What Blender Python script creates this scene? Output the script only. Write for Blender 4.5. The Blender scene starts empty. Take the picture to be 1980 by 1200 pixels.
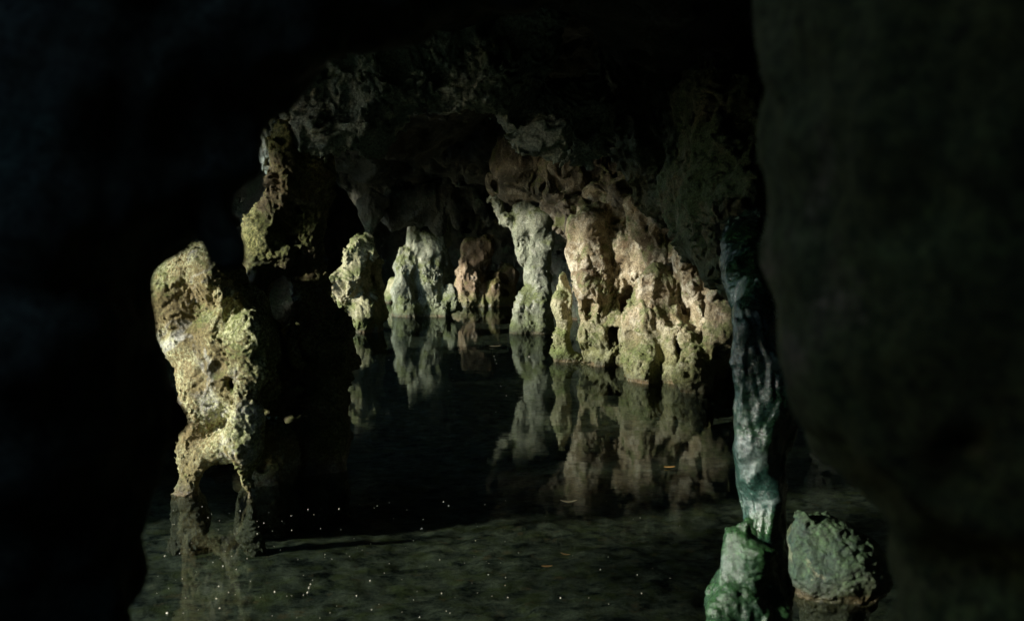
import bpy, math, random
import numpy as np
from mathutils import Vector

R = math.radians
F32 = np.float32
rng = random.Random(7)

# ------------------------------------------------------------------ scene
scene = bpy.context.scene
col = scene.collection
CAM_H = 1.5                       # camera height over the water
FPX = 1980 * 35.0 / 36.0          # focal length in photo pixels (35 mm lens)
PITCH = math.atan(150.0 / FPX)


def V(x, y, Y):
    """world point on the sight line of photo pixel (x, y) at world depth Y"""
    u = (x - 990.0) / FPX
    v = (y - 600.0) / FPX
    s, c = math.sin(PITCH), math.cos(PITCH)
    d = (u, c - v * s, -s - v * c)
    t = Y / d[1]
    return (d[0] * t, Y, CAM_H + d[2] * t)


def W(x, y, z=0.0):
    """world point at height z on the sight line of photo pixel (x, y)"""
    u = (x - 990.0) / FPX
    v = (y - 600.0) / FPX
    s, c = math.sin(PITCH), math.cos(PITCH)
    d = (u, c - v * s, -s - v * c)
    t = (z - CAM_H) / d[2]
    return (d[0] * t, d[1] * t, z)


# ------------------------------------------------------------------ noise
_g = np.random.default_rng(11)
GRAD = _g.normal(size=(4096, 3)).astype(F32)
GRAD /= np.linalg.norm(GRAD, axis=1)[:, None]
RND = _g.random((4096, 4)).astype(F32)


def _hash(ix, iy, iz, seed):
    h = (ix * 73856093) ^ (iy * 19349663) ^ (iz * 83492791) ^ (seed * 2654435)
    h ^= (h >> 13)
    return h & 4095


def perlin(p, seed=0):
    i = np.floor(p).astype(np.int64)
    f = p - i.astype(F32)
    u = f * f * f * (f * (f * 6 - 15) + 10)
    out = np.zeros(len(p), F32)
    for dx in (0, 1):
        wx = u[:, 0] if dx else 1 - u[:, 0]
        for dy in (0, 1):
            wy = u[:, 1] if dy else 1 - u[:, 1]
            for dz in (0, 1):
                wz = u[:, 2] if dz else 1 - u[:, 2]
                g = GRAD[_hash(i[:, 0] + dx, i[:, 1] + dy, i[:, 2] + dz, seed)]
                dot = g[:, 0] * (f[:, 0] - dx) + g[:, 1] * (f[:, 1] - dy) + g[:, 2] * (f[:, 2] - dz)
                out += wx * wy * wz * dot
    return out * 1.5


def pits(p, cell, prob, rmin, rmax, seed):
    """distance to random spheres, one per cell (in metres)"""
    q = p / cell
    b = np.floor(q - 0.5).astype(np.int64)
    best = np.full(len(p), 9.0, F32)
    for dx in (0, 1):
        for dy in (0, 1):
            for dz in (0, 1):
                c = b + np.array([dx, dy, dz])
                r = RND[_hash(c[:, 0], c[:, 1], c[:, 2], seed)]
                cen = c.astype(F32) + 0.25 + 0.5 * r[:, :3]
                d = np.linalg.norm(q - cen, axis=1)
                rad = np.where(r[:, 3] < prob, rmin + (rmax - rmin) * r[:, 3] / prob, -9.0)
                best = np.minimum(best, d - rad)
    return (best * cell).astype(F32)


def smin(a, b, k):
    h = np.maximum(k - np.abs(a - b), 0.0) / k
    return np.minimum(a, b) - h * h * k * 0.25


def smax(a, b, k):
    return -smin(-a, -b, k)


# ------------------------------------------------------------------ solids
class Cap:
    """rounded limb between two points with its own radius at each end"""
    def __init__(s, a, ra, b, rb):
        s.a, s.b, s.ra, s.rb = np.array(a, F32), np.array(b, F32), ra, rb

    def box(s):
        return (np.minimum(s.a - s.ra, s.b - s.rb), np.maximum(s.a + s.ra, s.b + s.rb))

    def d(s, p):
        ba = s.b - s.a
        pa = p - s.a
        t = np.clip((pa @ ba) / max(float(ba @ ba), 1e-9), 0, 1).astype(F32)
        q = pa - t[:, None] * ba
        return np.sqrt((q * q).sum(1)) - (s.ra + t * (s.rb - s.ra))


class Ell:
    def __init__(s, c, r):
        s.c, s.r = np.array(c, F32), np.array(r, F32)

    def box(s):
        return s.c - s.r, s.c + s.r

    def d(s, p):
        q = (p - s.c) / s.r
        k0 = np.sqrt((q * q).sum(1)) + 1e-6
        k1 = np.sqrt(((q / s.r) ** 2).sum(1)) + 1e-6
        return k0 * (k0 - 1) / k1


class Box:
    def __init__(s, lo, hi, rnd=0.2):
        s.lo, s.hi, s.rnd = np.array(lo, F32), np.array(hi, F32), rnd

    def box(s):
        return s.lo, s.hi

    def d(s, p):
        c, h = (s.lo + s.hi) / 2, (s.hi - s.lo) / 2 - s.rnd
        q = np.abs(p - c) - h
        return np.sqrt((np.maximum(q, 0) ** 2).sum(1)) + np.minimum(q.max(1), 0) - s.rnd


def cap(x0, y0, r0, x1, y1, r1, Y, Y2=None):
    Y2 = Y if Y2 is None else Y2
    return Cap(V(x0, y0, Y), r0 * Y / FPX, V(x1, y1, Y2), r1 * Y2 / FPX)


def chain(Y, *pts):
    """limbs through (x, y, r[, Y]) knots"""
    out = []
    for a, b in zip(pts, pts[1:]):
        out.append(cap(a[0], a[1], a[2], b[0], b[1], b[2], a[3] if len(a) > 3 else Y, b[3] if len(b) > 3 else Y))
    return out


def ell(x, y, rx, ry, Y, rd=None):
    k = Y / FPX
    return Ell(V(x, y, Y), (rx * k, (rd if rd else (rx + ry) / 2 * k), ry * k))


def surface_nets(val, org, vox):
    nx, ny, nz = val.shape
    s = val < 0
    cnt = np.zeros((nx - 1, ny - 1, nz - 1), np.int8)
    for dx in (0, 1):
        for dy in (0, 1):
            for dz in (0, 1):
                cnt += s[dx:nx - 1 + dx, dy:ny - 1 + dy, dz:nz - 1 + dz]
    act = (cnt > 0) & (cnt < 8)
    ids = np.argwhere(act)
    vid = np.full(act.shape, -1, np.int32)
    vid[act] = np.arange(len(ids), dtype=np.int32)
    cs = [(a, b, c) for a in (0, 1) for b in (0, 1) for c in (0, 1)]
    cv = [val[ids[:, 0] + a, ids[:, 1] + b, ids[:, 2] + c] for a, b, c in cs]
    acc = np.zeros((len(ids), 3), F32)
    n = np.zeros(len(ids), F32)
    for i in range(8):
        for j in range(i + 1, 8):
            if sum(abs(cs[i][k] - cs[j][k]) for k in range(3)) != 1:
                continue
            m = (cv[i] < 0) != (cv[j] < 0)
            den = np.where(m, cv[i] - cv[j], 1)
            t = np.clip(cv[i] / den, 0, 1)
            ci, cj = np.array(cs[i], F32), np.array(cs[j], F32)
            acc += (m * 1.0)[:, None] * (ci + t[:, None] * (cj - ci))
            n += m
    verts = (ids + acc / n[:, None]) * vox + org
    faces = []
    sx = s[:-1, 1:-1, 1:-1] != s[1:, 1:-1, 1:-1]
    e = np.argwhere(sx)
    f = s[e[:, 0], e[:, 1] + 1, e[:, 2] + 1]
    a, b, c = e[:, 0], e[:, 1], e[:, 2]
    q = np.stack([vid[a, b, c], vid[a, b + 1, c], vid[a, b + 1, c + 1], vid[a, b, c + 1]], 1)
    faces.append(np.where(f[:, None], q, q[:, ::-1]))
    sy = s[1:-1, :-1, 1:-1] != s[1:-1, 1:, 1:-1]
    e = np.argwhere(sy)
    f = s[e[:, 0] + 1, e[:, 1], e[:, 2] + 1]
    a, b, c = e[:, 0], e[:, 1], e[:, 2]
    q = np.stack([vid[a, b, c], vid[a, b, c + 1], vid[a + 1, b, c + 1], vid[a + 1, b, c]], 1)
    faces.append(np.where(f[:, None], q, q[:, ::-1]))
    sz = s[1:-1, 1:-1, :-1] != s[1:-1, 1:-1, 1:]
    e = np.argwhere(sz)
    f = s[e[:, 0] + 1, e[:, 1] + 1, e[:, 2]]
    a, b, c = e[:, 0], e[:, 1], e[:, 2]
    q = np.stack([vid[a, b, c], vid[a + 1, b, c], vid[a + 1, b + 1, c], vid[a, b + 1, c]], 1)
    faces.append(np.where(f[:, None], q, q[:, ::-1]))
    return verts, np.concatenate(faces)


def mesh_from(name, verts, faces):
    me = bpy.data.meshes.new(name)
    nv, nf = len(verts), len(faces)
    k = faces.shape[1]
    me.vertices.add(nv)
    me.vertices.foreach_set('co', verts.astype(F32).ravel())
    me.loops.add(nf * k)
    me.loops.foreach_set('vertex_index', faces.astype(np.int32).ravel())
    me.polygons.add(nf)
    me.polygons.foreach_set('loop_start', np.arange(0, nf * k, k, dtype=np.int32))
    me.polygons.foreach_set('loop_total', np.full(nf, k, np.int32))
    me.update(calc_edges=True)
    me.polygons.foreach_set('use_smooth', np.ones(nf, bool))
    me.validate()
    return me


def link(name, me, mat, label=None, cat=None, group=None, kind=None, parent=None):
    o = bpy.data.objects.new(name, me)
    col.objects.link(o)
    if mat:
        me.materials.append(mat)
    if label:
        o['label'] = label
    if cat:
        o['category'] = cat
    if group:
        o['group'] = group
    if kind:
        o['kind'] = kind
    if parent:
        o.parent = parent
    return o


def rock_mesh(name, base, lo, hi, vox, octaves=((0.05, 3), (0.02, 9)), warp=(0.06, 2.5), pit=None, seed=1, fine=None):
    """base(p) -> distance; carve it with noise, then skin it"""
    lo, hi = np.array(lo, F32), np.array(hi, F32)
    S = 4
    n = np.maximum(np.ceil((hi - lo) / (vox * S)).astype(int), 2) + 1
    ax = [lo[i] + np.arange(n[i], dtype=F32) * vox * S for i in range(3)]
    cp = np.stack(np.meshgrid(*ax, indexing='ij'), -1).reshape(-1, 3)
    cd = base(cp).reshape(n)
    amp = sum(abs(oc[0]) for oc in octaves) * 0.8 + (pit[4] if pit else 0)
    margin = vox * S * 1.8 + amp + warp[0] * 1.7
    near = np.abs(cd) < margin
    full = np.where(cd < 0, -1.0, 1.0).astype(F32)
    val = np.repeat(np.repeat(np.repeat(full, S, 0), S, 1), S, 2)
    idx = np.argwhere(np.repeat(np.repeat(np.repeat(near, S, 0), S, 1), S, 2))
    org = lo - vox * (S - 1) / 2
    for ch in range(0, len(idx), 400000):
        ii = idx[ch:ch + 400000]
        p = ii.astype(F32) * vox + org
        q = p
        if warp[0]:
            w = np.stack([perlin(p * warp[1], seed * 31 + k) for k in (1, 2, 3)], 1)
            q = p + w * warp[0]
        d = base(q)
        for j, oc in enumerate(octaves):
            a, fr = oc[0], oc[1]
            zs = oc[2] if len(oc) > 2 else (0.5 if j < 3 else 1)
            nz = perlin((p if j < 1 else q) * np.array([fr, fr, fr * zs], F32), seed * 17 + j)
            if len(oc) > 3:                # crisp ridges
                nz = 0.6 - 2.2 * np.abs(nz)
            d = d + a * nz
        if pit:
            cell, prob, rmin, rmax, dep, k = pit
            h = pits(q, cell, prob, rmin, rmax, seed)
            d = smax(d, np.minimum(-h, dep), k)
        val[ii[:, 0], ii[:, 1], ii[:, 2]] = d
    val[0], val[-1], val[:, 0], val[:, -1], val[:, :, 0], val[:, :, -1] = (1,) * 6
    v, f = surface_nets(val, org, vox)
    return mesh_from(name, v, f)


def rock(name, prims, mat, label, cat, holes=(), k=0.08, hk=0.03, vox=0.015, floor=-0.5, group=None, kind=None, parent=None, **kw):
    lo = np.min([b.box()[0] for b in prims], 0) - 0.15
    hi = np.max([b.box()[1] for b in prims], 0) + 0.15
    lo[2] = max(lo[2], floor)

    def base(p):
        d = prims[0].d(p)
        for b in prims[1:]:
            d = smin(d, b.d(p), k)
        for h in holes:
            d = smax(d, -h.d(p), hk)
        return d
    me = rock_mesh(name, base, lo, hi, vox, **kw)
    return link(name, me, mat, label, cat, group, kind, parent)


# ------------------------------------------------------------------ materials
class NT:
    def __init__(s, mat):
        s.t = mat.node_tree
        s.t.nodes.clear()

    def n(s, typ, **kw):
        nd = s.t.nodes.new(typ)
        for k, v in kw.items():
            if k.startswith('i_'):
                key = k[2:]
                nd.inputs[int(key) if key.isdigit() else key].default_value = v
            else:
                setattr(nd, k, v)
        return nd

    def l(s, a, b):
        s.t.links.new(a, b)

    def math(s, op, a, b=None, clamp=False):
        nd = s.n('ShaderNodeMath', operation=op, use_clamp=clamp)
        for i, x in enumerate((a, b)):
            if x is None:
                continue
            if isinstance(x, (int, float)):
                nd.inputs[i].default_value = x
            else:
                s.l(x, nd.inputs[i])
        return nd.outputs[0]

    def mix(s, f, a, b, mode='MIX'):
        nd = s.n('ShaderNodeMix', data_type='RGBA', blend_type=mode)
        for i, x in ((0, f), (6, a), (7, b)):
            if isinstance(x, (int, float)):
                nd.inputs[i].default_value = x
            elif isinstance(x, tuple):
                nd.inputs[i].default_value = x if len(x) == 4 else x + (1,)
            else:
                s.l(x, nd.inputs[i])
        return nd.outputs[2]

    def noise(s, vec, scale, detail=6, rough=0.6, dist=0.0):
        nd = s.n('ShaderNodeTexNoise')
        nd.inputs['Scale'].default_value = scale
        nd.inputs['Detail'].default_value = detail
        nd.inputs['Roughness'].default_value = rough
        nd.inputs['Distortion'].default_value = dist
        s.l(vec, nd.inputs['Vector'])
        return nd.outputs[0]

    def ramp(s, f, stops, interp='LINEAR'):
        nd = s.n('ShaderNodeValToRGB')
        cr = nd.color_ramp
        cr.interpolation = interp
        while len(cr.elements) < len(stops):
            cr.elements.new(0.5)
        for e, (p, c) in zip(cr.elements, stops):
            e.position = p
            e.color = c if len(c) == 4 else c + (1,)
        s.l(f, nd.inputs[0])
        return nd.outputs[0]

    def range(s, f, a, b, c=0.0, d=1.0):
        nd = s.n('ShaderNodeMapRange')
        for i, x in enumerate((a, b, c, d)):
            nd.inputs[i + 1].default_value = x
        s.l(f, nd.inputs[0])
        return nd.outputs[0]


def rock_mat(name, cols, moss=(0.07, 0.085, 0.018), moss_amt=0.4, pale=(0.5, 0.47, 0.36), pale_amt=0.3, rough=(0.65, 0.95),
             bump=0.6, scale=1.0, grain=60.0, algae=0.3, bdist=0.02, lichen=None, spec=0.3, coat=0.0, algae_h=0.0):
    m = bpy.data.materials.new(name)
    m.use_nodes = True
    t = NT(m)
    geo = t.n('ShaderNodeNewGeometry')
    pos = geo.outputs['Position']
    sep = t.n('ShaderNodeSeparateXYZ')
    t.l(pos, sep.inputs[0])
    big = t.noise(pos, 1.6 * scale, 8, 0.62, 0.4)
    c = t.ramp(big, [(0.3, cols[0]), (0.47, cols[1]), (0.58, cols[2]), (0.72, cols[3])])
    # pale mineral crust; painted highlights on the wet column
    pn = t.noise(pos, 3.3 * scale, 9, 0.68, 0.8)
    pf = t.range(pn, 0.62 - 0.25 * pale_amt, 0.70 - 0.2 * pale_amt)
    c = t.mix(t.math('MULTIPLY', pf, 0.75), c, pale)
    # moss
    nsep = t.n('ShaderNodeSeparateXYZ')
    t.l(geo.outputs['Normal'], nsep.inputs[0])
    mn = t.noise(pos, 2.4 * scale, 9, 0.7, 0.3)
    mm = t.math('ADD', mn, t.math('MULTIPLY', nsep.outputs[2], 0.10))
    mf = t.range(mm, 0.66 - 0.34 * moss_amt, 0.74 - 0.28 * moss_amt)
    mg = t.noise(pos, grain * 0.9, 3, 0.6)
    mcol = t.mix(t.range(mg, 0.3, 0.7), tuple(x * 0.55 for x in moss), tuple(x * 1.7 for x in moss))
    c = t.mix(t.math('MULTIPLY', mf, 0.9), c, mcol)
    # algae band left by the water
    an = t.math('ADD', sep.outputs[2], t.math('MULTIPLY', t.noise(pos, 5, 6, 0.6), -0.5))
    af = t.range(an, 0.10 + algae_h, -0.12 + 0.3 * algae_h)
    c = t.mix(t.math('MULTIPLY', af, algae), c, (0.09, 0.115, 0.03))
    # rusty tide line
    rn = t.math('ADD', sep.outputs[2], t.math('MULTIPLY', t.noise(pos, 7, 3, 0.5), -0.06))
    rf = t.math('MULTIPLY', t.range(rn, 0.012, -0.01), t.range(t.noise(pos, 3.5, 5, 0.6), 0.42, 0.62, 0.1, 0.75))
    c = t.mix(rf, c, (0.22, 0.12, 0.055))
    if lichen:
        ln = t.noise(pos, 52.0, 5, 0.65, 0.6)
        lf = t.math('MULTIPLY', t.range(ln, 0.46, 0.55), t.range(t.noise(pos, 2.6, 9, 0.7), 0.44, 0.56))
        c = t.mix(t.math('MULTIPLY', lf, 0.85), c, lichen)
    # dark wet band just over the water
    wn = t.math('ADD', sep.outputs[2], t.math('MULTIPLY', t.noise(pos, 6, 5, 0.6), -0.12))
    wf = t.range(wn, 0.05, -0.03)
    c = t.mix(t.math('MULTIPLY', wf, 0.6), c, (0.04, 0.038, 0.02))
    # silt on what stands under water
    sf = t.range(sep.outputs[2], 0.0, -0.06)
    c = t.mix(t.math('MULTIPLY', sf, 0.85), c, (0.035, 0.037, 0.022))
    # mineral mottling
    fine = t.noise(pos, grain, 8, 0.75)
    mot = t.range(fine, 0.34, 0.66, 0.30, 1.65)
    mc = t.n('ShaderNodeCombineColor')
    for i in range(3):
        t.l(mot, mc.inputs[i])
    c = t.mix(1.0, c, mc.outputs[0], 'MULTIPLY')
    # relief
    b1 = t.noise(pos, 14 * scale, 12, 0.72, 0.3)
    vo = t.n('ShaderNodeTexVoronoi', i_Scale=38.0 * scale)
    t.l(pos, vo.inputs['Vector'])
    h = t.math('ADD', b1, t.math('MULTIPLY', vo.outputs[0], 0.25))
    h = t.math('ADD', h, t.math('MULTIPLY', fine, 0.25))
    bp = t.n('ShaderNodeBump')
    bp.inputs['Strength'].default_value = bump
    bp.inputs['Distance'].default_value = bdist
    t.l(h, bp.inputs['Height'])
    pb = t.n('ShaderNodeBsdfPrincipled')
    t.l(c, pb.inputs['Base Color'])
    rr = t.math('MULTIPLY', t.range(t.noise(pos, 9, 6, 0.6), 0.35, 0.65, rough[0], rough[1]), t.range(wf, 0, 1, 1, 0.4))
    t.l(rr, pb.inputs['Roughness'])
    pb.inputs['Specular IOR Level'].default_value = spec
    pb.inputs['Coat Weight'].default_value = coat
    pb.inputs['Coat Roughness'].default_value = 0.16
    t.l(bp.outputs[0], pb.inputs['Coat Normal'])
    t.l(bp.outputs[0], pb.inputs['Normal'])
    out = t.n('ShaderNodeOutputMaterial')
    t.l(pb.outputs[0], out.inputs[0])
    return m


M_TAN = rock_mat('tan_tufa', [(0.09, 0.06, 0.032), (0.23, 0.178, 0.102), (0.40, 0.33, 0.21), (0.20, 0.14, 0.078)],
                 moss=(0.13, 0.145, 0.055), moss_amt=0.45, pale=(0.58, 0.52, 0.385), pale_amt=0.55, algae=0.7, algae_h=0.35, scale=1.7, bump=0.9, bdist=0.03)
M_BROWN = rock_mat('brown_tufa', [(0.04, 0.034, 0.022), (0.10, 0.085, 0.058), (0.20, 0.168, 0.115), (0.10, 0.078, 0.05)],
                   moss=(0.10, 0.11, 0.035), moss_amt=0.4, pale=(0.42, 0.38, 0.29), pale_amt=0.3, algae=0.75, scale=1.7, bump=0.9, bdist=0.03)
M_SHELL = rock_mat('dim_vault_rock', [(0.02, 0.024, 0.018), (0.04, 0.043, 0.03), (0.06, 0.06, 0.04), (0.035, 0.035, 0.022)],  # base colour lowered so the unlit vault stays dark
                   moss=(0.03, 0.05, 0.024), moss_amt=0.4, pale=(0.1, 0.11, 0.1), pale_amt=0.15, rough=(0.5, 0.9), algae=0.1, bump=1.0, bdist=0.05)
M_NEAR = rock_mat('dim_near_rock', [(0.07, 0.07, 0.04), (0.10, 0.10, 0.06), (0.13, 0.125, 0.075), (0.08, 0.078, 0.045)],  # shade of the near left rock deepened through a low base colour
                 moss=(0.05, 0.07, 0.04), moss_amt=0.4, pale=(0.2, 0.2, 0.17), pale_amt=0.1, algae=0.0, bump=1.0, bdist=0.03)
M_ARCH = rock_mat('damp_teal_rock', [(0.12, 0.19, 0.17), (0.28, 0.35, 0.32), (0.42, 0.47, 0.43), (0.22, 0.29, 0.2)],
                  moss=(0.09, 0.13, 0.05), moss_amt=0.35, pale=(0.4, 0.42, 0.36), pale_amt=0.3, rough=(0.3, 0.7), bump=1.0, bdist=0.03, algae=0.1)
M_HANG = rock_mat('green_black_moss_rock', [(0.04, 0.055, 0.03), (0.07, 0.085, 0.045), (0.11, 0.11, 0.06), (0.06, 0.055, 0.03)],
                  moss=(0.045, 0.075, 0.03), moss_amt=0.6, pale=(0.2, 0.2, 0.15), pale_amt=0.15, rough=(0.6, 0.95), bump=1.0, bdist=0.04, algae=0.1, grain=90)
M_PALE = rock_mat('pale_green_tufa', [(0.16, 0.15, 0.075), (0.30, 0.29, 0.16), (0.42, 0.39, 0.24), (0.22, 0.18, 0.10)],
                  moss=(0.12, 0.14, 0.045), moss_amt=0.5, pale=(0.56, 0.52, 0.37), pale_amt=0.35, algae=0.85, scale=1.7, bump=0.8, bdist=0.025)
M_GREY = rock_mat('grey_green_tufa', [(0.09, 0.10, 0.065), (0.20, 0.215, 0.15), (0.32, 0.33, 0.24), (0.15, 0.145, 0.09)],
                  moss=(0.12, 0.14, 0.05), moss_amt=0.4, pale=(0.46, 0.46, 0.37), pale_amt=0.3, algae=0.7, scale=1.5, bump=0.9, bdist=0.03)
M_RED = rock_mat('reddish_tufa', [(0.10, 0.07, 0.04), (0.22, 0.155, 0.095), (0.34, 0.26, 0.17), (0.16, 0.13, 0.06)],
                 moss=(0.13, 0.12, 0.035), moss_amt=0.4, pale=(0.5, 0.42, 0.33), pale_amt=0.2, algae=0.7)
M_MOSS = rock_mat('mossy_rock', [(0.09, 0.075, 0.035), (0.17, 0.14, 0.06), (0.24, 0.19, 0.09), (0.15, 0.10, 0.05)],
                  moss=(0.10, 0.12, 0.035), moss_amt=0.55, pale=(0.56, 0.57, 0.52), pale_amt=0.36, algae=0.1, bump=0.9,
                  lichen=(0.50, 0.51, 0.29), grain=80)
M_PILLAR = rock_mat('brown_mossy_pillar', [(0.05, 0.04, 0.02), (0.10, 0.08, 0.04), (0.16, 0.12, 0.06), (0.10, 0.07, 0.035)],
                    moss=(0.07, 0.08, 0.022), moss_amt=0.6, pale=(0.35, 0.33, 0.26), pale_amt=0.15, algae=0.1, bump=0.9,
                    lichen=(0.26, 0.25, 0.10), grain=80)
M_WET = rock_mat('wet_green_rock', [(0.006, 0.018, 0.013), (0.014, 0.04, 0.03), (0.03, 0.066, 0.052), (0.010, 0.032, 0.02)],  # pale tone paints in part of the column's wet highlights
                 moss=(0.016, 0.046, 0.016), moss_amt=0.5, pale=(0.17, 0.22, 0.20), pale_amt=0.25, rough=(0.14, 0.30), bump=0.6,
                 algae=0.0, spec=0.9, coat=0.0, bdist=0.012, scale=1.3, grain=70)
M_FOOT = rock_mat('wet_mossy_foot', [(0.008, 0.022, 0.012), (0.02, 0.05, 0.025), (0.045, 0.08, 0.05), (0.015, 0.035, 0.012)],
                 moss=(0.02, 0.055, 0.018), moss_amt=0.5, pale=(0.11, 0.15, 0.12), pale_amt=0.2, rough=(0.15, 0.35), bump=0.7,
                 algae=0.0, spec=0.55, bdist=0.012, scale=1.5, grain=75)
M_BOULD = rock_mat('green_boulder', [(0.009, 0.026, 0.022), (0.02, 0.042, 0.031), (0.045, 0.058, 0.026), (0.015, 0.024, 0.015)],
                   moss=(0.03, 0.06, 0.025), moss_amt=0.5, pale=(0.28, 0.28, 0.18), pale_amt=0.2, rough=(0.4, 0.8), bump=0.9,
                   algae=0.1, spec=0.4)
M_DARK = rock_mat('dark_cave_rock', [(0.05, 0.055, 0.035), (0.09, 0.09, 0.055), (0.13, 0.12, 0.075), (0.08, 0.07, 0.04)],
                  moss=(0.05, 0.07, 0.03), moss_amt=0.4, pale=(0.2, 0.2, 0.16), pale_amt=0.15, rough=(0.4, 0.8), algae=0.1)
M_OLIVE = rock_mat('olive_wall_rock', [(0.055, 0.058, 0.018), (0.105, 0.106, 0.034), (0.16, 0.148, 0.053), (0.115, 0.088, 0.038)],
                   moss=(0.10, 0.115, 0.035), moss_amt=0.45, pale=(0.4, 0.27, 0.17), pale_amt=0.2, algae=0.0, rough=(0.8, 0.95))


def water_mat():
    m = bpy.data.materials.new('still_pond_water')
    m.use_nodes = True
    t = NT(m)
    geo = t.n('ShaderNodeNewGeometry')
    mp = t.n('ShaderNodeMapping')
    mp.inputs['Scale'].default_value = (1.0, 2.2, 1.0)
    t.l(geo.outputs['Position'], mp.inputs[0])
    h = t.math('ADD', t.noise(mp.outputs[0], 2.2, 2, 0.5), t.math('MULTIPLY', t.noise(mp.outputs[0], 11.0, 3, 0.5), 0.12))
    bp = t.n('ShaderNodeBump')
    bp.inputs['Strength'].default_value = 0.045
    bp.inputs['Distance'].default_value = 0.02
    t.l(h, bp.inputs['Height'])
    dt = t.n('ShaderNodeVectorMath', operation='DOT_PRODUCT')
    t.l(geo.outputs['Incoming'], dt.inputs[0])
    t.l(bp.outputs[0], dt.inputs[1])
    inv = t.math('SUBTRACT', 1.0, t.math('ABSOLUTE', dt.outputs['Value']), True)
    fres = t.math('ADD', t.math('MULTIPLY', t.math('POWER', inv, 5.0), 0.98), 0.02, True)
    tr = t.n('ShaderNodeBsdfTransparent')
    tr.inputs[0].default_value = (0.66, 0.72, 0.67, 1)
    gl = t.n('ShaderNodeBsdfGlossy')
    gl.inputs['Roughness'].default_value = 0.03
    gl.inputs['Color'].default_value = (0.43, 0.47, 0.45, 1)
    t.l(bp.outputs[0], gl.inputs['Normal'])
    mx = t.n('ShaderNodeMixShader')
    t.l(fres, mx.inputs[0])
    t.l(tr.outputs[0], mx.inputs[1])
    t.l(gl.outputs[0], mx.inputs[2])
    out = t.n('ShaderNodeOutputMaterial')
    t.l(mx.outputs[0], out.inputs[0])
    return m


def mud_mat():
    m = bpy.data.materials.new('silty_pond_mud')
    m.use_nodes = True
    t = NT(m)
    geo = t.n('ShaderNodeNewGeometry')
    mp = t.n('ShaderNodeMapping')
    mp.inputs['Rotation'].default_value = (0, 0, R(-24))
    mp.inputs['Scale'].default_value = (1.0, 1.5, 1.0)
    t.l(geo.outputs['Position'], mp.inputs[0])
    a = t.noise(mp.outputs[0], 6.0, 11, 0.78, 0.15)
    c = t.ramp(a, [(0.41, (0.006, 0.010, 0.009)), (0.47, (0.05, 0.06, 0.045)), (0.58, (0.11, 0.122, 0.088)), (0.70, (0.22, 0.22, 0.16))])
    f = t.noise(geo.outputs['Position'], 45, 6, 0.7)
    c = t.mix(t.range(t.noise(geo.outputs['Position'], 6.0, 6, 0.7), 0.48, 0.62, 0.0, 0.7), c, (0.07, 0.085, 0.03))
    c = t.mix(t.range(t.noise(geo.outputs['Position'], 9.0, 4, 0.6), 0.6, 0.7, 0.0, 0.6), c, (0.14, 0.10, 0.05))
    bp = t.n('ShaderNodeBump')
    bp.inputs['Strength'].default_value = 0.8
    bp.inputs['Distance'].default_value = 0.03
    t.l(t.math('ADD', a, t.math('MULTIPLY', f, 0.3)), bp.inputs['Height'])
    pb = t.n('ShaderNodeBsdfPrincipled')
    t.l(c, pb.inputs['Base Color'])
    pb.inputs['Roughness'].default_value = 0.95
    pb.inputs['Specular IOR Level'].default_value = 0.1
    t.l(bp.outputs[0], pb.inputs['Normal'])
    out = t.n('ShaderNodeOutputMaterial')
    t.l(pb.outputs[0], out.inputs[0])
    return m


def plain_mat(name, c, rough=0.7, var=0.3):
    m = bpy.data.materials.new(name)
    m.use_nodes = True
    t = NT(m)
    geo = t.n('ShaderNodeNewGeometry')
    f = t.noise(geo.outputs['Position'], 90, 4, 0.6)
    cc = t.mix(f, tuple(x * (1 - var) for x in c), tuple(min(1, x * (1 + var)) for x in c))
    pb = t.n('ShaderNodeBsdfPrincipled')
    t.l(cc, pb.inputs['Base Color'])
    pb.inputs['Roughness'].default_value = rough
    out = t.n('ShaderNodeOutputMaterial')
    t.l(pb.outputs[0], out.inputs[0])
    return m


# ------------------------------------------------------------------ cave shell (setting)
RX_Y = np.array([-4, 3, 8, 11, 14, 18, 24, 30], F32)
RX_X = np.array([1.8, 2.3, 2.7, 2.4, 1.5, 0.9, 0.6, 0.2], F32)
ZC_Y = np.array([-4, 3, 5.5, 7, 9, 12, 16, 20, 30], F32)
ZC_Z = np.array([2.7, 2.8, 2.6, 3.0, 3.1, 2.8, 2.45, 2.3, 2.2], F32)

OPENINGS = [
    Box((-8, 0.45, -1), (-2.6, 2.2, 2.66), 0.3),     # unseen bays, lintels shaped to steer the near light
    Box((-8, 1.6, -1), (-2.6, 3.9, 1.48), 0.3),
    Box((-8, 3.75, -1), (-2.6, 5.1, 2.4), 0.25),
    Box((-8, 4.5, -1), (-2.6, 5.5, 2.95), 0.2),
    Box((-2.3, -2.2, 2.0), (-0.7, 0.9, 6.0), 0.3),       # unseen roof gap added behind the camera for sky fill
    Box((-8, 6.4, 1.25), (-2.6, 13.8, 3.15), 0.4),    # unseen long bays, sills and lintels shaped to light outcrop and far pillars
    Box((-8, 13.4, 0.4), (-2.6, 22.5, 2.2), 0.4),
]
PIERS = [
    Box((-2.85, 6.95, -1), (-1.42, 7.4, 4), 0.2),     # cross wall added behind the mossy rock to block the bays from view
    Box((-5.4, 5.75, -1), (-4.2, 6.5, 4), 0.25),
]


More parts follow.
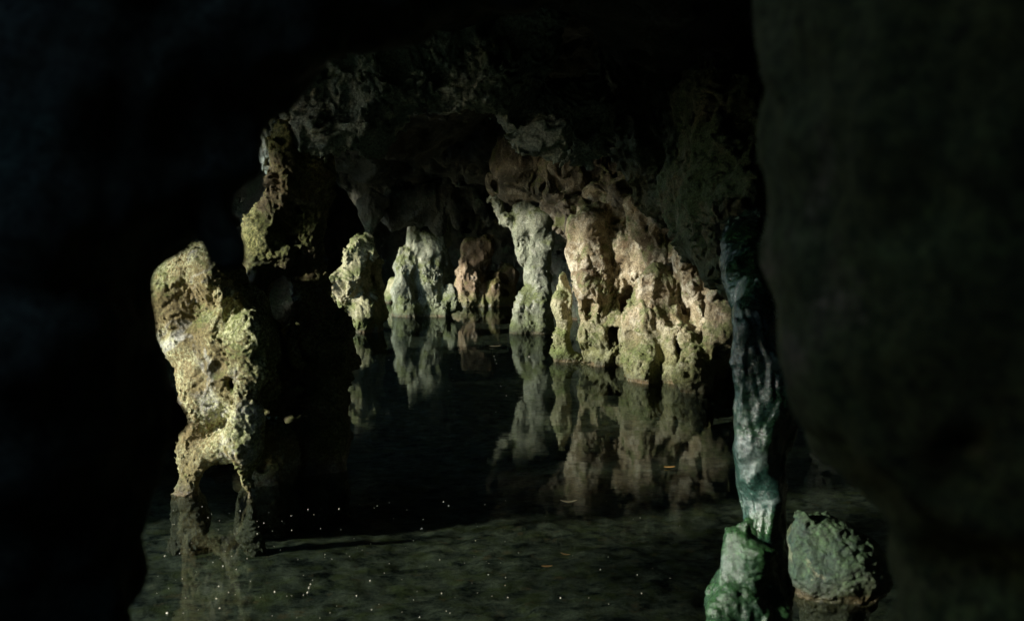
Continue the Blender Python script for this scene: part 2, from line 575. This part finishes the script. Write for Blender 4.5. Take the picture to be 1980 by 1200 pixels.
def shell_base(p):
    x, y, z = p[:, 0], p[:, 1], p[:, 2]
    xr = np.interp(y, RX_Y, RX_X).astype(F32)
    zc = np.interp(y, ZC_Y, ZC_Z).astype(F32) + np.clip(-2.0 - x, 0, 2) * 0.35
    d = smax(x - xr, z - zc, 1.2)
    d = smax(d, -4.6 - x, 0.8)
    d = smax(d, y - 25.5, 1.0)
    d = smax(d, -3.0 - y, 1.0)
    s = np.maximum(-d, d - 0.8)
    for o in OPENINGS:
        s = smax(s, -o.d(p), 0.3)
    for o in PIERS:
        s = smin(s, o.d(p), 0.3)
    return s


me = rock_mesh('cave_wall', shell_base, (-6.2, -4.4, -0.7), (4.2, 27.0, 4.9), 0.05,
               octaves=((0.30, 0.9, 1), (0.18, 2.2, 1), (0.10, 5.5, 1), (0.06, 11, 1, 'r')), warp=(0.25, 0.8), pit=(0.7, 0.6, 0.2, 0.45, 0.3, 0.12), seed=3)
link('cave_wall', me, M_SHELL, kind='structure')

# bed of the pond
nx, ny = 330, 900
gx = np.linspace(-6, 4, nx, dtype=F32)
gy = np.linspace(-3.5, 26.5, ny, dtype=F32)
gp = np.stack(np.meshgrid(gx, gy, [0.0], indexing='ij'), -1).reshape(-1, 3).astype(F32)
ca, sa = math.cos(R(-24)), math.sin(R(-24))
rot = np.stack([gp[:, 0] * ca - gp[:, 1] * sa, (gp[:, 0] * sa + gp[:, 1] * ca) * 1.5, gp[:, 2]], 1).astype(F32)
gz = -0.34 + 0.05 * perlin(gp * 0.8, 5) + 0.012 * perlin(rot * 1.3, 6) + 0.014 * perlin(rot * 5.0, 7) + 0.014 * perlin(rot * 12, 8)
gp[:, 2] = gz
ii = np.arange(nx * ny).reshape(nx, ny)
fq = np.stack([ii[:-1, :-1], ii[1:, :-1], ii[1:, 1:], ii[:-1, 1:]], -1).reshape(-1, 4)
link('pond_bed', mesh_from('pond_bed', gp, fq), mud_mat(), kind='structure')

# water
wv = np.array([(-14, -3.6, 0), (4.1, -3.6, 0), (4.1, 26.6, 0), (-14, 26.6, 0)], F32)
link('pond_water', mesh_from('pond_water', wv, np.array([[0, 1, 2, 3]])), water_mat(), kind='structure')

# ground outside, reaching the horizon
gv = np.array([(-900, -900, -0.75), (900, -900, -0.75), (900, 900, -0.75), (-900, 900, -0.75)], F32)
link('ground', mesh_from('ground', gv, np.array([[0, 1, 2, 3]])), plain_mat('leafy_ground', (0.07, 0.08, 0.035), 0.95), kind='structure')

# ------------------------------------------------------------------ foreground rock
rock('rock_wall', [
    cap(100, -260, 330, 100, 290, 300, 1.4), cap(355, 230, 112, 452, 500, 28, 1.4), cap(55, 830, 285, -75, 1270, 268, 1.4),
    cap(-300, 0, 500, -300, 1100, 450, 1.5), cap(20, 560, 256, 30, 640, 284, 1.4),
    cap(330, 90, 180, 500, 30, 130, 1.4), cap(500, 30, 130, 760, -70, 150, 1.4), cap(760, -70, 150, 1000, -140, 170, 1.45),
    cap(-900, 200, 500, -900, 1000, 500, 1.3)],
    M_NEAR, 'dark blurred rock edge close to the camera filling the left of the photo', 'rock wall',
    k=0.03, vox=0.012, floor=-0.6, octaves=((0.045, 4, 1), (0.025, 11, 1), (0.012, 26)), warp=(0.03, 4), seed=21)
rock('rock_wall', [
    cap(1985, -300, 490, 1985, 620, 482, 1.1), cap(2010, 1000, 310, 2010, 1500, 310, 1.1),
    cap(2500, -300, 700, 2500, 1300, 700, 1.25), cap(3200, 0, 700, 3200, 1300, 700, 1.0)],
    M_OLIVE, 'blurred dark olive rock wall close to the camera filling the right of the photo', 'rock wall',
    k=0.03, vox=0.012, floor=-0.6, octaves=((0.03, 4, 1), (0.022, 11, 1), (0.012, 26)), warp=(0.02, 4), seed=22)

# ------------------------------------------------------------------ left mossy rock and sinuous pillar
YL = 5.7
rock('mossy_rock', [
    ell(372, 572, 98, 88, YL + .2, 0.24), ell(402, 545, 58, 66, YL + .1, 0.22), cap(312, 570, 32, 325, 615, 28, YL + .15), cap(385, 600, 72, 410, 720, 72, YL + .12),
    cap(430, 620, 52, 450, 720, 54, YL - .02), cap(400, 720, 62, 392, 820, 46, YL + .08), cap(372, 800, 36, 366, 965, 29, YL), cap(366, 960, 30, 366, 1060, 44, YL),
    cap(395, 878, 34, 448, 858, 32, YL - .05), cap(478, 730, 26, 490, 810, 16, YL - .15), cap(458, 845, 34, 486, 790, 24, YL - .15),
    cap(470, 860, 28, 487, 935, 14, YL - .15), cap(486, 930, 12, 487, 1080, 13, YL - .15), cap(468, 640, 34, 488, 730, 30, YL - .12), cap(474, 600, 44, 500, 740, 46, YL + .1), cap(470, 700, 40, 480, 790, 36, YL + .05), cap(520, 850, 50, 520, 1050, 60, YL + .3),
    cap(426, 500, 20, 438, 570, 26, YL - .08), ell(412, 532, 44, 50, YL, 0.2)],
    M_MOSS, 'bright mossy rock standing on thin legs in the water, lit from the left', 'rock',
    holes=[ell(446, 756, 14, 15, YL - .2, 0.2), ell(420, 812, 14, 9, YL - .2, 0.15), ell(422, 938, 40, 46, YL, 0.6), ell(402, 523, 6, 8, YL - .13, 0.06)],
    k=0.06, vox=0.008, octaves=((0.05, 3.6, .7), (0.018, 9, .8), (0.006, 24, 1, 'r'), (0.009, 30, 1), (0.009, 60), (0.005, 100)), warp=(0.05, 4),
    pit=(0.16, 0.35, 0.15, 0.4, 0.06, 0.02), seed=5)
YP = 6.25
rock('rock_pillar', [
    *chain(YP, (562, 285, 42), (552, 350, 36), (550, 395, 34), (535, 425, 24), (516, 450, 36), (520, 495, 36), (506, 540, 24), (490, 590, 38), (500, 660, 48), (520, 740, 50), (545, 840, 62), (560, 1040, 84)),
    cap(545, 490, 20, 552, 505, 16, YP - .1),
    *chain(YP + .06, (600, 270, 44), (596, 450, 30), (602, 560, 34), (636, 660, 46), (634, 720, 48), (615, 850, 56), (600, 1000, 80)),
    cap(640, 650, 34, 656, 700, 30, YP + .3), cap(500, 640, 30, 560, 680, 40, YP + .25), cap(520, 850, 60, 620, 860, 50, YP + .3),
    cap(560, 620, 8, 580, 700, 14, YP - .1), cap(520, 770, 16, 575, 752, 8, YP - .15)],
    M_PILLAR, 'tall sinuous dark pillar with mossy knobs behind the bright mossy rock, reaching the arch', 'rock pillar',
    k=0.05, vox=0.01, octaves=((0.035, 5, .8), (0.03, 11, .8), (0.01, 25, 1, 'r'), (0.012, 45)), warp=(0.05, 4),
    pit=(0.2, 0.4, 0.15, 0.4, 0.06, 0.02), seed=6)

# ------------------------------------------------------------------ arch over the near pool
YA = 6.3
rock('rock_arch', [
    *chain(YA, (552, 300, 34), (610, 262, 44), (700, 235, 48), (770, 190, 36), (860, 168, 36), (960, 165, 42), (1012, 215, 34), (1040, 268, 34), (1062, 300, 20)),
    cap(560, 220, 60, 760, 130, 60, YA + .1), cap(760, 120, 70, 1000, 110, 70, YA + .1), cap(1040, 200, 60, 1130, 240, 70, YA + .4),
    cap(560, 100, 90, 1000, 40, 90, YA + .1)],
    M_ARCH, 'dim wet rock arch curving overhead from the dark left pillar', 'rock arch',
    k=0.08, vox=0.013, octaves=((0.06, 3, 1), (0.05, 8, 1), (0.04, 18, 1, 'r'), (0.016, 42)), warp=(0.09, 3),
    pit=(0.3, 0.5, 0.15, 0.45, 0.12, 0.03), seed=8)

# ------------------------------------------------------------------ right side: overhang, column, boulder
rock('rock_overhang', [
    cap(1180, 210, 60, 1290, 300, 85, 7.2), cap(1290, 290, 85, 1330, 380, 70, 7.2, 7.0), cap(1330, 380, 80, 1410, 470, 70, 7.0, 6.2),
    cap(1390, 250, 110, 1440, 400, 90, 6.8, 6.0), *chain(6, (1420, 200, 110, 6.2), (1425, 350, 84, 5.6), (1432, 450, 58, 5.0), (1446, 560, 40, 4.4)), cap(1300, 120, 130, 1450, 150, 140, 7.0)],
    M_HANG, 'dim green black overhang of rock at upper right above the sunlit outcrop', 'overhang',
    k=0.10, vox=0.016, octaves=((0.07, 3), (0.06, 8), (0.035, 18, 1, 'r'), (0.014, 42)), warp=(0.09, 3),
    pit=(0.35, 0.5, 0.15, 0.45, 0.12, 0.03), seed=9)
YC = 3.6
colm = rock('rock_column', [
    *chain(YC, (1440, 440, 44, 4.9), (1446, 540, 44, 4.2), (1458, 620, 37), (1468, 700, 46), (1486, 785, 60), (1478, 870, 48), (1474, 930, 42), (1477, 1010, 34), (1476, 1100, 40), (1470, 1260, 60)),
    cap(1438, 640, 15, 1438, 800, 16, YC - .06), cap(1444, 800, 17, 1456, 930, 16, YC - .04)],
    M_WET, 'slim wet greenish column of rock with gloss and painted pale highlights on a lumpy foot', 'rock column',
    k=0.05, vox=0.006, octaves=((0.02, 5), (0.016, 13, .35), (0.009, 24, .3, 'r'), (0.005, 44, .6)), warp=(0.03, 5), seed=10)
rock('foot', [
    cap(1432, 1062, 34, 1414, 1130, 42, YC - .08), cap(1470, 1030, 30, 1470, 1120, 44, YC - .02), cap(1398, 1165, 34, 1392, 1300, 60, YC - .12), cap(1485, 1110, 26, 1490, 1250, 40, YC - .02),
    cap(1445, 1080, 44, 1450, 1260, 70, YC - .05), cap(1440, 1190, 36, 1500, 1200, 24, YC - .14)],
    M_FOOT, None, None, parent=colm,
    k=0.06, vox=0.006, octaves=((0.035, 6, 1), (0.022, 13, 1), (0.005, 26, 1, 'r'), (0.004, 60)), warp=(0.04, 5), seed=30)
rock('boulder', [
    cap(1556, 1000, 14, 1568, 1100, 40, 4.05), ell(1602, 1085, 82, 84, 4.12, 0.2), ell(1640, 1108, 76, 66, 4.12, 0.2),
    cap(1590, 1120, 60, 1625, 1230, 66, 4.08), ell(1590, 1050, 48, 50, 4.1, 0.12)],
    M_BOULD, 'rounded dark green boulder in the water right of the slim wet column', 'boulder',
    k=0.08, vox=0.007, octaves=((0.012, 5, 1), (0.014, 16, 1), (0.006, 30, 1, 'r'), (0.006, 60)), warp=(0.03, 5), seed=12)

# ------------------------------------------------------------------ sunlit outcrop, four neighbouring masses
YM = 11.4
OC = ((0.09, 2.6), (0.055, 6.5), (0.02, 14, .5, 'r'), (0.013, 30), (0.008, 65))
outc = rock('rock_outcrop', [
    # tan mass with the hole
    *chain(YM, (1165, 400, 46, 12.3), (1140, 440, 36), (1146, 500, 32), (1150, 570, 36), (1150, 640, 38), (1156, 690, 32)),
    cap(1112, 490, 10, 1122, 560, 8, YM + .1), cap(1122, 650, 14, 1126, 695, 9, YM - .15), cap(1148, 660, 24, 1155, 720, 24, YM - .1),
    *chain(YM - .25, (1160, 702, 16), (1195, 676, 10), (1232, 630, 11)), cap(1188, 700, 14, 1205, 690, 10, YM - .2),
    cap(1195, 430, 42, 1200, 610, 42, YM + .1), cap(1205, 420, 56, 1210, 580, 56, YM + .35),
    cap(1226, 470, 34, 1234, 700, 38, YM + .3), cap(1145, 740, 26, 1175, 745, 24, YM - .1), cap(1210, 620, 50, 1225, 720, 46, YM + .25),
    # rock between and behind the masses
    cap(1190, 470, 60, 1390, 560, 60, 11.7, 10.7), cap(1215, 620, 60, 1385, 640, 50, 11.55, 10.6), cap(1225, 720, 46, 1370, 715, 40, 11.3, 10.4),
    # pale bulging mass and its stem
    cap(1264, 640, 52, 1260, 705, 56, 10.25), cap(1272, 560, 36, 1264, 640, 48, 10.3), cap(1242, 590, 26, 1245, 650, 32, 10.35),
    cap(1250, 700, 44, 1262, 790, 46, 10.1), cap(1300, 560, 16, 1302, 640, 22, 10.3), cap(1228, 680, 20, 1232, 720, 24, 10.3),
    *chain(10.6, (1240, 400, 24, 11.0), (1266, 430, 15), (1262, 480, 13), (1268, 530, 15), (1265, 580, 20)),
    cap(1250, 450, 14, 1262, 400, 16, 10.6), cap(1290, 450, 10, 1268, 490, 9, 10.6), cap(1222, 400, 18, 1240, 440, 12, 10.7),
    # cavernous right end
    ell(1340, 715, 36, 36, 9.5, 0.16), cap(1340, 730, 28, 1346, 800, 28, 9.4), cap(1325, 640, 24, 1330, 700, 26, 9.8),
    cap(1325, 500, 22, 1345, 545, 26, 9.7), cap(1340, 470, 22, 1370, 500, 24, 9.6), cap(1362, 520, 10, 1378, 625, 8, 9.6),
    cap(1385, 540, 16, 1408, 600, 16, 9.5), cap(1403, 600, 16, 1400, 660, 18, 9.5), cap(1378, 672, 18, 1390, 640, 16, 9.5),
    cap(1340, 620, 40, 1375, 690, 36, 10.1), cap(1350, 500, 50, 1400, 620, 40, 10.2), cap(1310, 700, 20, 1310, 790, 24, 9.9), cap(1300, 660, 18, 1320, 680, 20, 9.9)],
    M_TAN, 'large sunlit tan and green outcrop at right, full of holes, skull shaped lump at waterline', 'rock outcrop',
    holes=[ell(1141, 607, 10, 11, YM - .25, 0.25), ell(1115, 580, 6, 26, YM - .1, 0.3), ell(1194, 652, 26, 30, YM - .1, 0.3), ell(1202, 728, 9, 26, 10.9, 0.3), ell(1311, 690, 6, 44, 9.9, 0.2), ell(1212, 590, 14, 34, YM - .05, 0.22),
           ell(1136, 695, 7, 12, YM - .15, 0.25), ell(1110, 668, 5, 12, YM - .1, 0.25),
           ell(1252, 435, 7, 10, 10.45, 0.3), ell(1285, 475, 8, 18, 10.5, 0.4), ell(1288, 598, 8, 20, 10.02, 0.05), ell(1264, 598, 7, 12, 10.0, 0.05),
           ell(1342, 602, 29, 46, 9.75, 0.5), ell(1330, 722, 7, 7, 9.3, 0.1), ell(1358, 722, 6, 6, 9.3, 0.1), ell(1292, 515, 14, 18, 9.9, 0.4), ell(1395, 570, 7, 18, 9.4, 0.2)],
    k=0.08, vox=0.0135, octaves=OC, warp=(0.07, 3.2), pit=(0.26, 0.5, 0.12, 0.42, 0.14, 0.025), seed=14)
rock('pinnacle', [
    *chain(11.6, (1088, 532, 7), (1087, 580, 17), (1087, 612, 17), (1084, 650, 12), (1086, 690, 18)),
    cap(1082, 690, 18, 1125, 692, 10, 11.6), cap(1085, 712, 20, 1125, 714, 18, 11.6)],
    M_PALE, None, None, parent=outc,
    k=0.05, vox=0.012, octaves=((0.03, 5), (0.03, 13), (0.010, 28, 1, 'r'), (0.008, 60)), warp=(0.05, 4), seed=13)
rock('canopy', [
    *chain(12.6, (955, 362, 18, 14.5), (1040, 350, 34, 14), (1100, 345, 46), (1150, 320, 30), (1200, 340, 36), (1250, 380, 34, 11.6), (1300, 420, 46, 10.8), (1350, 450, 40, 10.2)),
    cap(1095, 320, 20, 1140, 300, 12, 11.8), cap(1140, 300, 12, 1180, 350, 14, 11.8, 11.4), cap(1180, 340, 18, 1210, 400, 16, 11.4, 11),
    cap(1020, 300, 70, 1200, 240, 80, 13.5), cap(1215, 350, 14, 1240, 410, 11, 11.2), cap(1195, 360, 12, 1222, 412, 8, 11.1), cap(1075, 395, 26, 1115, 430, 26, 12.8),
    cap(1110, 420, 40, 1140, 450, 34, 11.9)],
    M_BROWN, None, None, parent=outc,
    holes=[ell(1075, 355, 26, 18, 12.2, 0.4), ell(1150, 345, 22, 18, 11.8, 0.4), ell(1125, 370, 14, 20, 12, 0.3), ell(1195, 395, 16, 18, 11.3, 0.3), ell(1165, 390, 16, 12, 11.6, 0.3)],
    k=0.08, vox=0.015, octaves=OC, warp=(0.09, 3.2),
    pit=(0.3, 0.5, 0.15, 0.42, 0.12, 0.025), seed=17)

# ------------------------------------------------------------------ pillars standing further back
rock('rock_pillar', [
    *chain(15.0, (1045, 420, 26), (1046, 480, 20), (1040, 540, 22), (1038, 600, 30), (1036, 680, 44)),
    cap(1012, 580, 16, 1006, 660, 26, 14.9), cap(1015, 480, 16, 1030, 530, 14, 15),
    *chain(15.0, (955, 385, 12), (985, 425, 14), (1010, 455, 16), (1040, 470, 16)), *chain(15.0, (1008, 385, 12), (1012, 420, 10), (1000, 445, 12))],
    M_GREY, 'grey forked pillar with a hooked branch at its top and a flared foot, left of the pinnacle', 'rock pillar',
    k=0.08, vox=0.019, octaves=((0.05, 3), (0.04, 8), (0.018, 16, .6, 'r'), (0.015, 34)), warp=(0.06, 3), seed=18)
rock('rock_pillar', [
    cap(914, 482, 24, 912, 540, 30, 20.5), cap(912, 540, 30, 908, 620, 34, 20.5), cap(940, 470, 18, 928, 500, 22, 20.5), cap(955, 560, 34, 955, 620, 42, 20.6),
    cap(978, 525, 16, 972, 600, 30, 20.8), cap(938, 560, 34, 932, 620, 40, 20.7)],
    M_RED, 'reddish brown pillar standing farthest back between the grey green and forked pillars', 'rock pillar',
    holes=[ell(952, 515, 12, 28, 20.3, 0.3)],
    k=0.12, vox=0.024, octaves=((0.07, 2.5), (0.05, 7), (0.024, 14, .5, 'r'), (0.02, 30)), warp=(0.08, 2.5), pit=(0.35, 0.4, 0.12, 0.4, 0.1, 0.03), seed=19)
rock('rock_pillar', [
    cap(792, 500, 20, 788, 560, 30, 18.0), cap(788, 560, 30, 796, 660, 34, 18.0), cap(832, 470, 32, 832, 560, 40, 18.2), cap(832, 560, 40, 832, 660, 44, 18.2),
    cap(800, 380, 14, 803, 500, 14, 18.1), cap(777, 488, 7, 782, 520, 12, 18), cap(820, 380, 22, 822, 500, 24, 18.4), cap(852, 370, 22, 850, 500, 20, 18.4),
    *chain(17.9, (850, 594, 9), (875, 567, 8), (884, 590, 8), (868, 608, 9)), cap(860, 600, 16, 848, 640, 24, 17.9)],
    M_GREY, 'pale grey green fluted pillar standing in the water in the middle of the far pool', 'rock pillar',
    k=0.10, vox=0.019, octaves=((0.06, 3), (0.05, 8), (0.022, 14, .5, 'r'), (0.02, 32)), warp=(0.08, 3), seed=20)
rock('rock_pillar', [
    cap(695, 485, 26, 678, 550, 34, 15.2), cap(678, 550, 36, 695, 610, 34, 15.2), cap(700, 600, 36, 712, 690, 38, 15.2), cap(712, 455, 8, 706, 490, 18, 15.2),
    cap(722, 510, 16, 725, 600, 18, 15.5), cap(690, 500, 20, 665, 560, 16, 15.1)],
    M_PALE, 'craggy cream coloured pillar at the left of the far pool, partly behind the dark pillar', 'rock pillar',
    k=0.08, vox=0.016, octaves=((0.07, 3), (0.05, 7), (0.024, 15, .7, 'r'), (0.02, 32)), warp=(0.09, 3), pit=(0.3, 0.5, 0.12, 0.42, 0.1, 0.03), seed=23)
rock('rock_stump', [cap(762, 545, 12, 758, 600, 20, 21.5), cap(775, 560, 12, 775, 610, 16, 21.6)],
     M_PALE, 'small yellowish rock stump between the cream pillar and the grey green pillar', 'rock',
     k=0.1, vox=0.024, octaves=((0.06, 3), (0.04, 8)), warp=(0.06, 3), seed=24)

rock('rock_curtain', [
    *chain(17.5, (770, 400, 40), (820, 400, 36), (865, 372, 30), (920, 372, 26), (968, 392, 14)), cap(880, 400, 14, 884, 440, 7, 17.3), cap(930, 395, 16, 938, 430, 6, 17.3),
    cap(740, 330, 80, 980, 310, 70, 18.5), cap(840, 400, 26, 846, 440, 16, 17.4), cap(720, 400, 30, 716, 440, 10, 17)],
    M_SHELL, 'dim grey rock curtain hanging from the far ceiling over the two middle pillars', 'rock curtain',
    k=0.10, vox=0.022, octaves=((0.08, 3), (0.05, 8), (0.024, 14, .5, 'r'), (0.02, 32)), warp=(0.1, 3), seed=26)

# ------------------------------------------------------------------ leaves and flecks on the water
M_LEAF = plain_mat('dry_pale_leaf', (0.55, 0.47, 0.28), 0.5)
M_LEAFO = plain_mat('dry_orange_leaf', (0.38, 0.22, 0.07), 0.5)
M_FLECK = plain_mat('pale_fleck', (0.62, 0.58, 0.46), 0.6)


def leaf(x, y, ln, wd, ang, curl, mat, label):
    n = 10
    vs, fs = [], []
    for side in (0.0, 0.0015):
        for i in range(n + 1):
            t = i / n
            w = wd * math.sin(math.pi * min(1, 0.06 + t * 0.94)) ** 0.8
            z = 0.004 + curl * (2 * t - 1) ** 2 + side
            yy = 0.18 * ln * (t - 0.5) ** 2
            for k in (-1, 0, 1):
                vs.append(((t - 0.5) * ln, yy + k * w / 2, z + (0.25 * w if k else 0)))
    m = (n + 1) * 3
    for i in range(n):
        for k in (0, 1):
            a = i * 3 + k
            fs.append((a, a + 1, a + 4, a + 3))
            fs.append((m + a, m + a + 3, m + a + 4, m + a + 1))
        for k in (0, 2):
            a = i * 3 + k
            fs.append((a, a + 3, m + a + 3, m + a))
    me = mesh_from('floating_leaf', np.array(vs, F32), np.array(fs))
    o = link('floating_leaf', me, mat, label, 'leaf', 'leaves floating on the pond')
    o.location = W(x, y)
    o.rotation_euler = (0, 0, ang)


leaf(1100, 972, 0.095, 0.022, 0.05, 0.012, M_LEAF, 'pale narrow curled leaf floating in the middle of the dark water')
leaf(1295, 905, 0.075, 0.022, 0.1, 0.006, M_LEAFO, 'orange leaf floating near the reflection of the right outcrop')
leaf(1093, 1074, 0.05, 0.014, -0.5, 0.006, M_LEAFO, 'small brown tilted leaf below the pale curled leaf')
leaf(1058, 1097, 0.05, 0.014, 0.05, 0.004, M_LEAFO, 'dull brown leaf lying flat, nearest the bottom of the photo')
leaf(853, 643, 0.10, 0.03, 0.1, 0.012, M_LEAF, 'pale leaf at the foot of the grey green pillar')
leaf(958, 671, 0.16, 0.05, 0.2, 0.012, M_LEAF, 'pale leaf scrap drifting before the reddish far pillar')

protos = []
for k in range(4):
    n = 7
    vs = [(0, 0, 0.006)]
    for i in range(n):
        a = i * 2 * math.pi / n
        r = 0.0032 * (0.6 + 0.7 * rng.random())
        vs.append((r * math.cos(a), r * math.sin(a), 0.002))
    vs.append((0, 0, -0.001))
    fs = [(0, 1 + i, 1 + (i + 1) % n) for i in range(n)] + [(n + 1, 1 + (i + 1) % n, 1 + i) for i in range(n)]
    me = mesh_from('floating_fleck', np.array(vs, F32), np.array(fs))
    me.materials.append(M_FLECK)
    protos.append(me)
pts = [(1023, 690, 2.2), (598, 1138, 2.2), (595, 1146, 1.6), (600, 1130, 1.3), (531, 1145, 1.7), (690, 1152, 1.5), (324, 1186, 1.6), (431, 1095, 1.5),
       (320, 1075, 1.4), (656, 984, 1.2), (596, 985, 1.3), (620, 1022, 1.2), (716, 1123, 1.3), (854, 1148, 1.5), (816, 1022, 1.3), (868, 978, 1.3)]
while len(pts) < 150:
    x = rng.uniform(260, 1350)
    y = rng.uniform(965, 1198)
    if x < 330 and y < 1060:
        continue
    if x > 1000 and rng.random() < 0.6:
        continue
    pts.append((x, y, rng.choice((0.45, 0.55, 0.6, 0.7, 0.8, 1.0))))
for i in range(14):
    pts.append((rng.uniform(700, 1050), rng.uniform(660, 800), 1.1))
for x, y, s in pts:
    o = bpy.data.objects.new('floating_fleck', rng.choice(protos))
    col.objects.link(o)
    o.location = W(x, y)
    o.scale = (s * rng.uniform(0.8, 1.5), s, s)
    o.rotation_euler = (0, 0, rng.uniform(0, 6.28))
    o['label'] = 'tiny pale fleck of debris floating on the dark pond'
    o['category'] = 'debris'
    o['group'] = 'pale flecks floating on the pond'

# ------------------------------------------------------------------ light
SUN_AZ = math.atan2(-1.0, -0.40)      # clockwise from +Y
SUN_EL = R(15)
sd = Vector((math.sin(SUN_AZ) * math.cos(SUN_EL), math.cos(SUN_AZ) * math.cos(SUN_EL), math.sin(SUN_EL)))
ld = bpy.data.lights.new('sun', 'SUN')
ld.energy = 2.3
ld.angle = R(5)
ld.color = (1.0, 0.96, 0.86)
lo = bpy.data.objects.new('sun', ld)
lo.rotation_euler = sd.to_track_quat('Z', 'Y').to_euler()
col.objects.link(lo)

wd = bpy.data.worlds.new('World')
scene.world = wd
wd.use_nodes = True
nt = wd.node_tree
sky = nt.nodes.new('ShaderNodeTexSky')
sky.sky_type = 'NISHITA'
sky.sun_disc = False
sky.sun_elevation = SUN_EL
sky.sun_rotation = SUN_AZ
sky.dust_density = 0.2
sky.ozone_density = 3.0
bg = nt.nodes['Background']
bg.inputs[1].default_value = 0.15
nt.links.new(sky.outputs[0], bg.inputs[0])

# ------------------------------------------------------------------ camera
cd = bpy.data.cameras.new('camera')
cd.lens = 35
cd.sensor_width = 36
cd.clip_start = 0.02
cd.clip_end = 3000
cd.dof.use_dof = True
cd.dof.focus_distance = 7.0
cd.dof.aperture_fstop = 3.4
co = bpy.data.objects.new('camera', cd)
co.location = (0, 0, CAM_H)
co.rotation_euler = (R(90) - PITCH, 0, 0)
col.objects.link(co)
scene.camera = co

scene.view_settings.view_transform = 'Standard'
scene.view_settings.look = 'None'
scene.view_settings.exposure = 1.8
scene.view_settings.gamma = 1
scene.cycles.use_denoising = True
scene.cycles.caustics_reflective = False
scene.cycles.caustics_refractive = False
scene.cycles.max_bounces = 8
scene.cycles.transparent_max_bounces = 8
scene.cycles.sample_clamp_indirect = 4
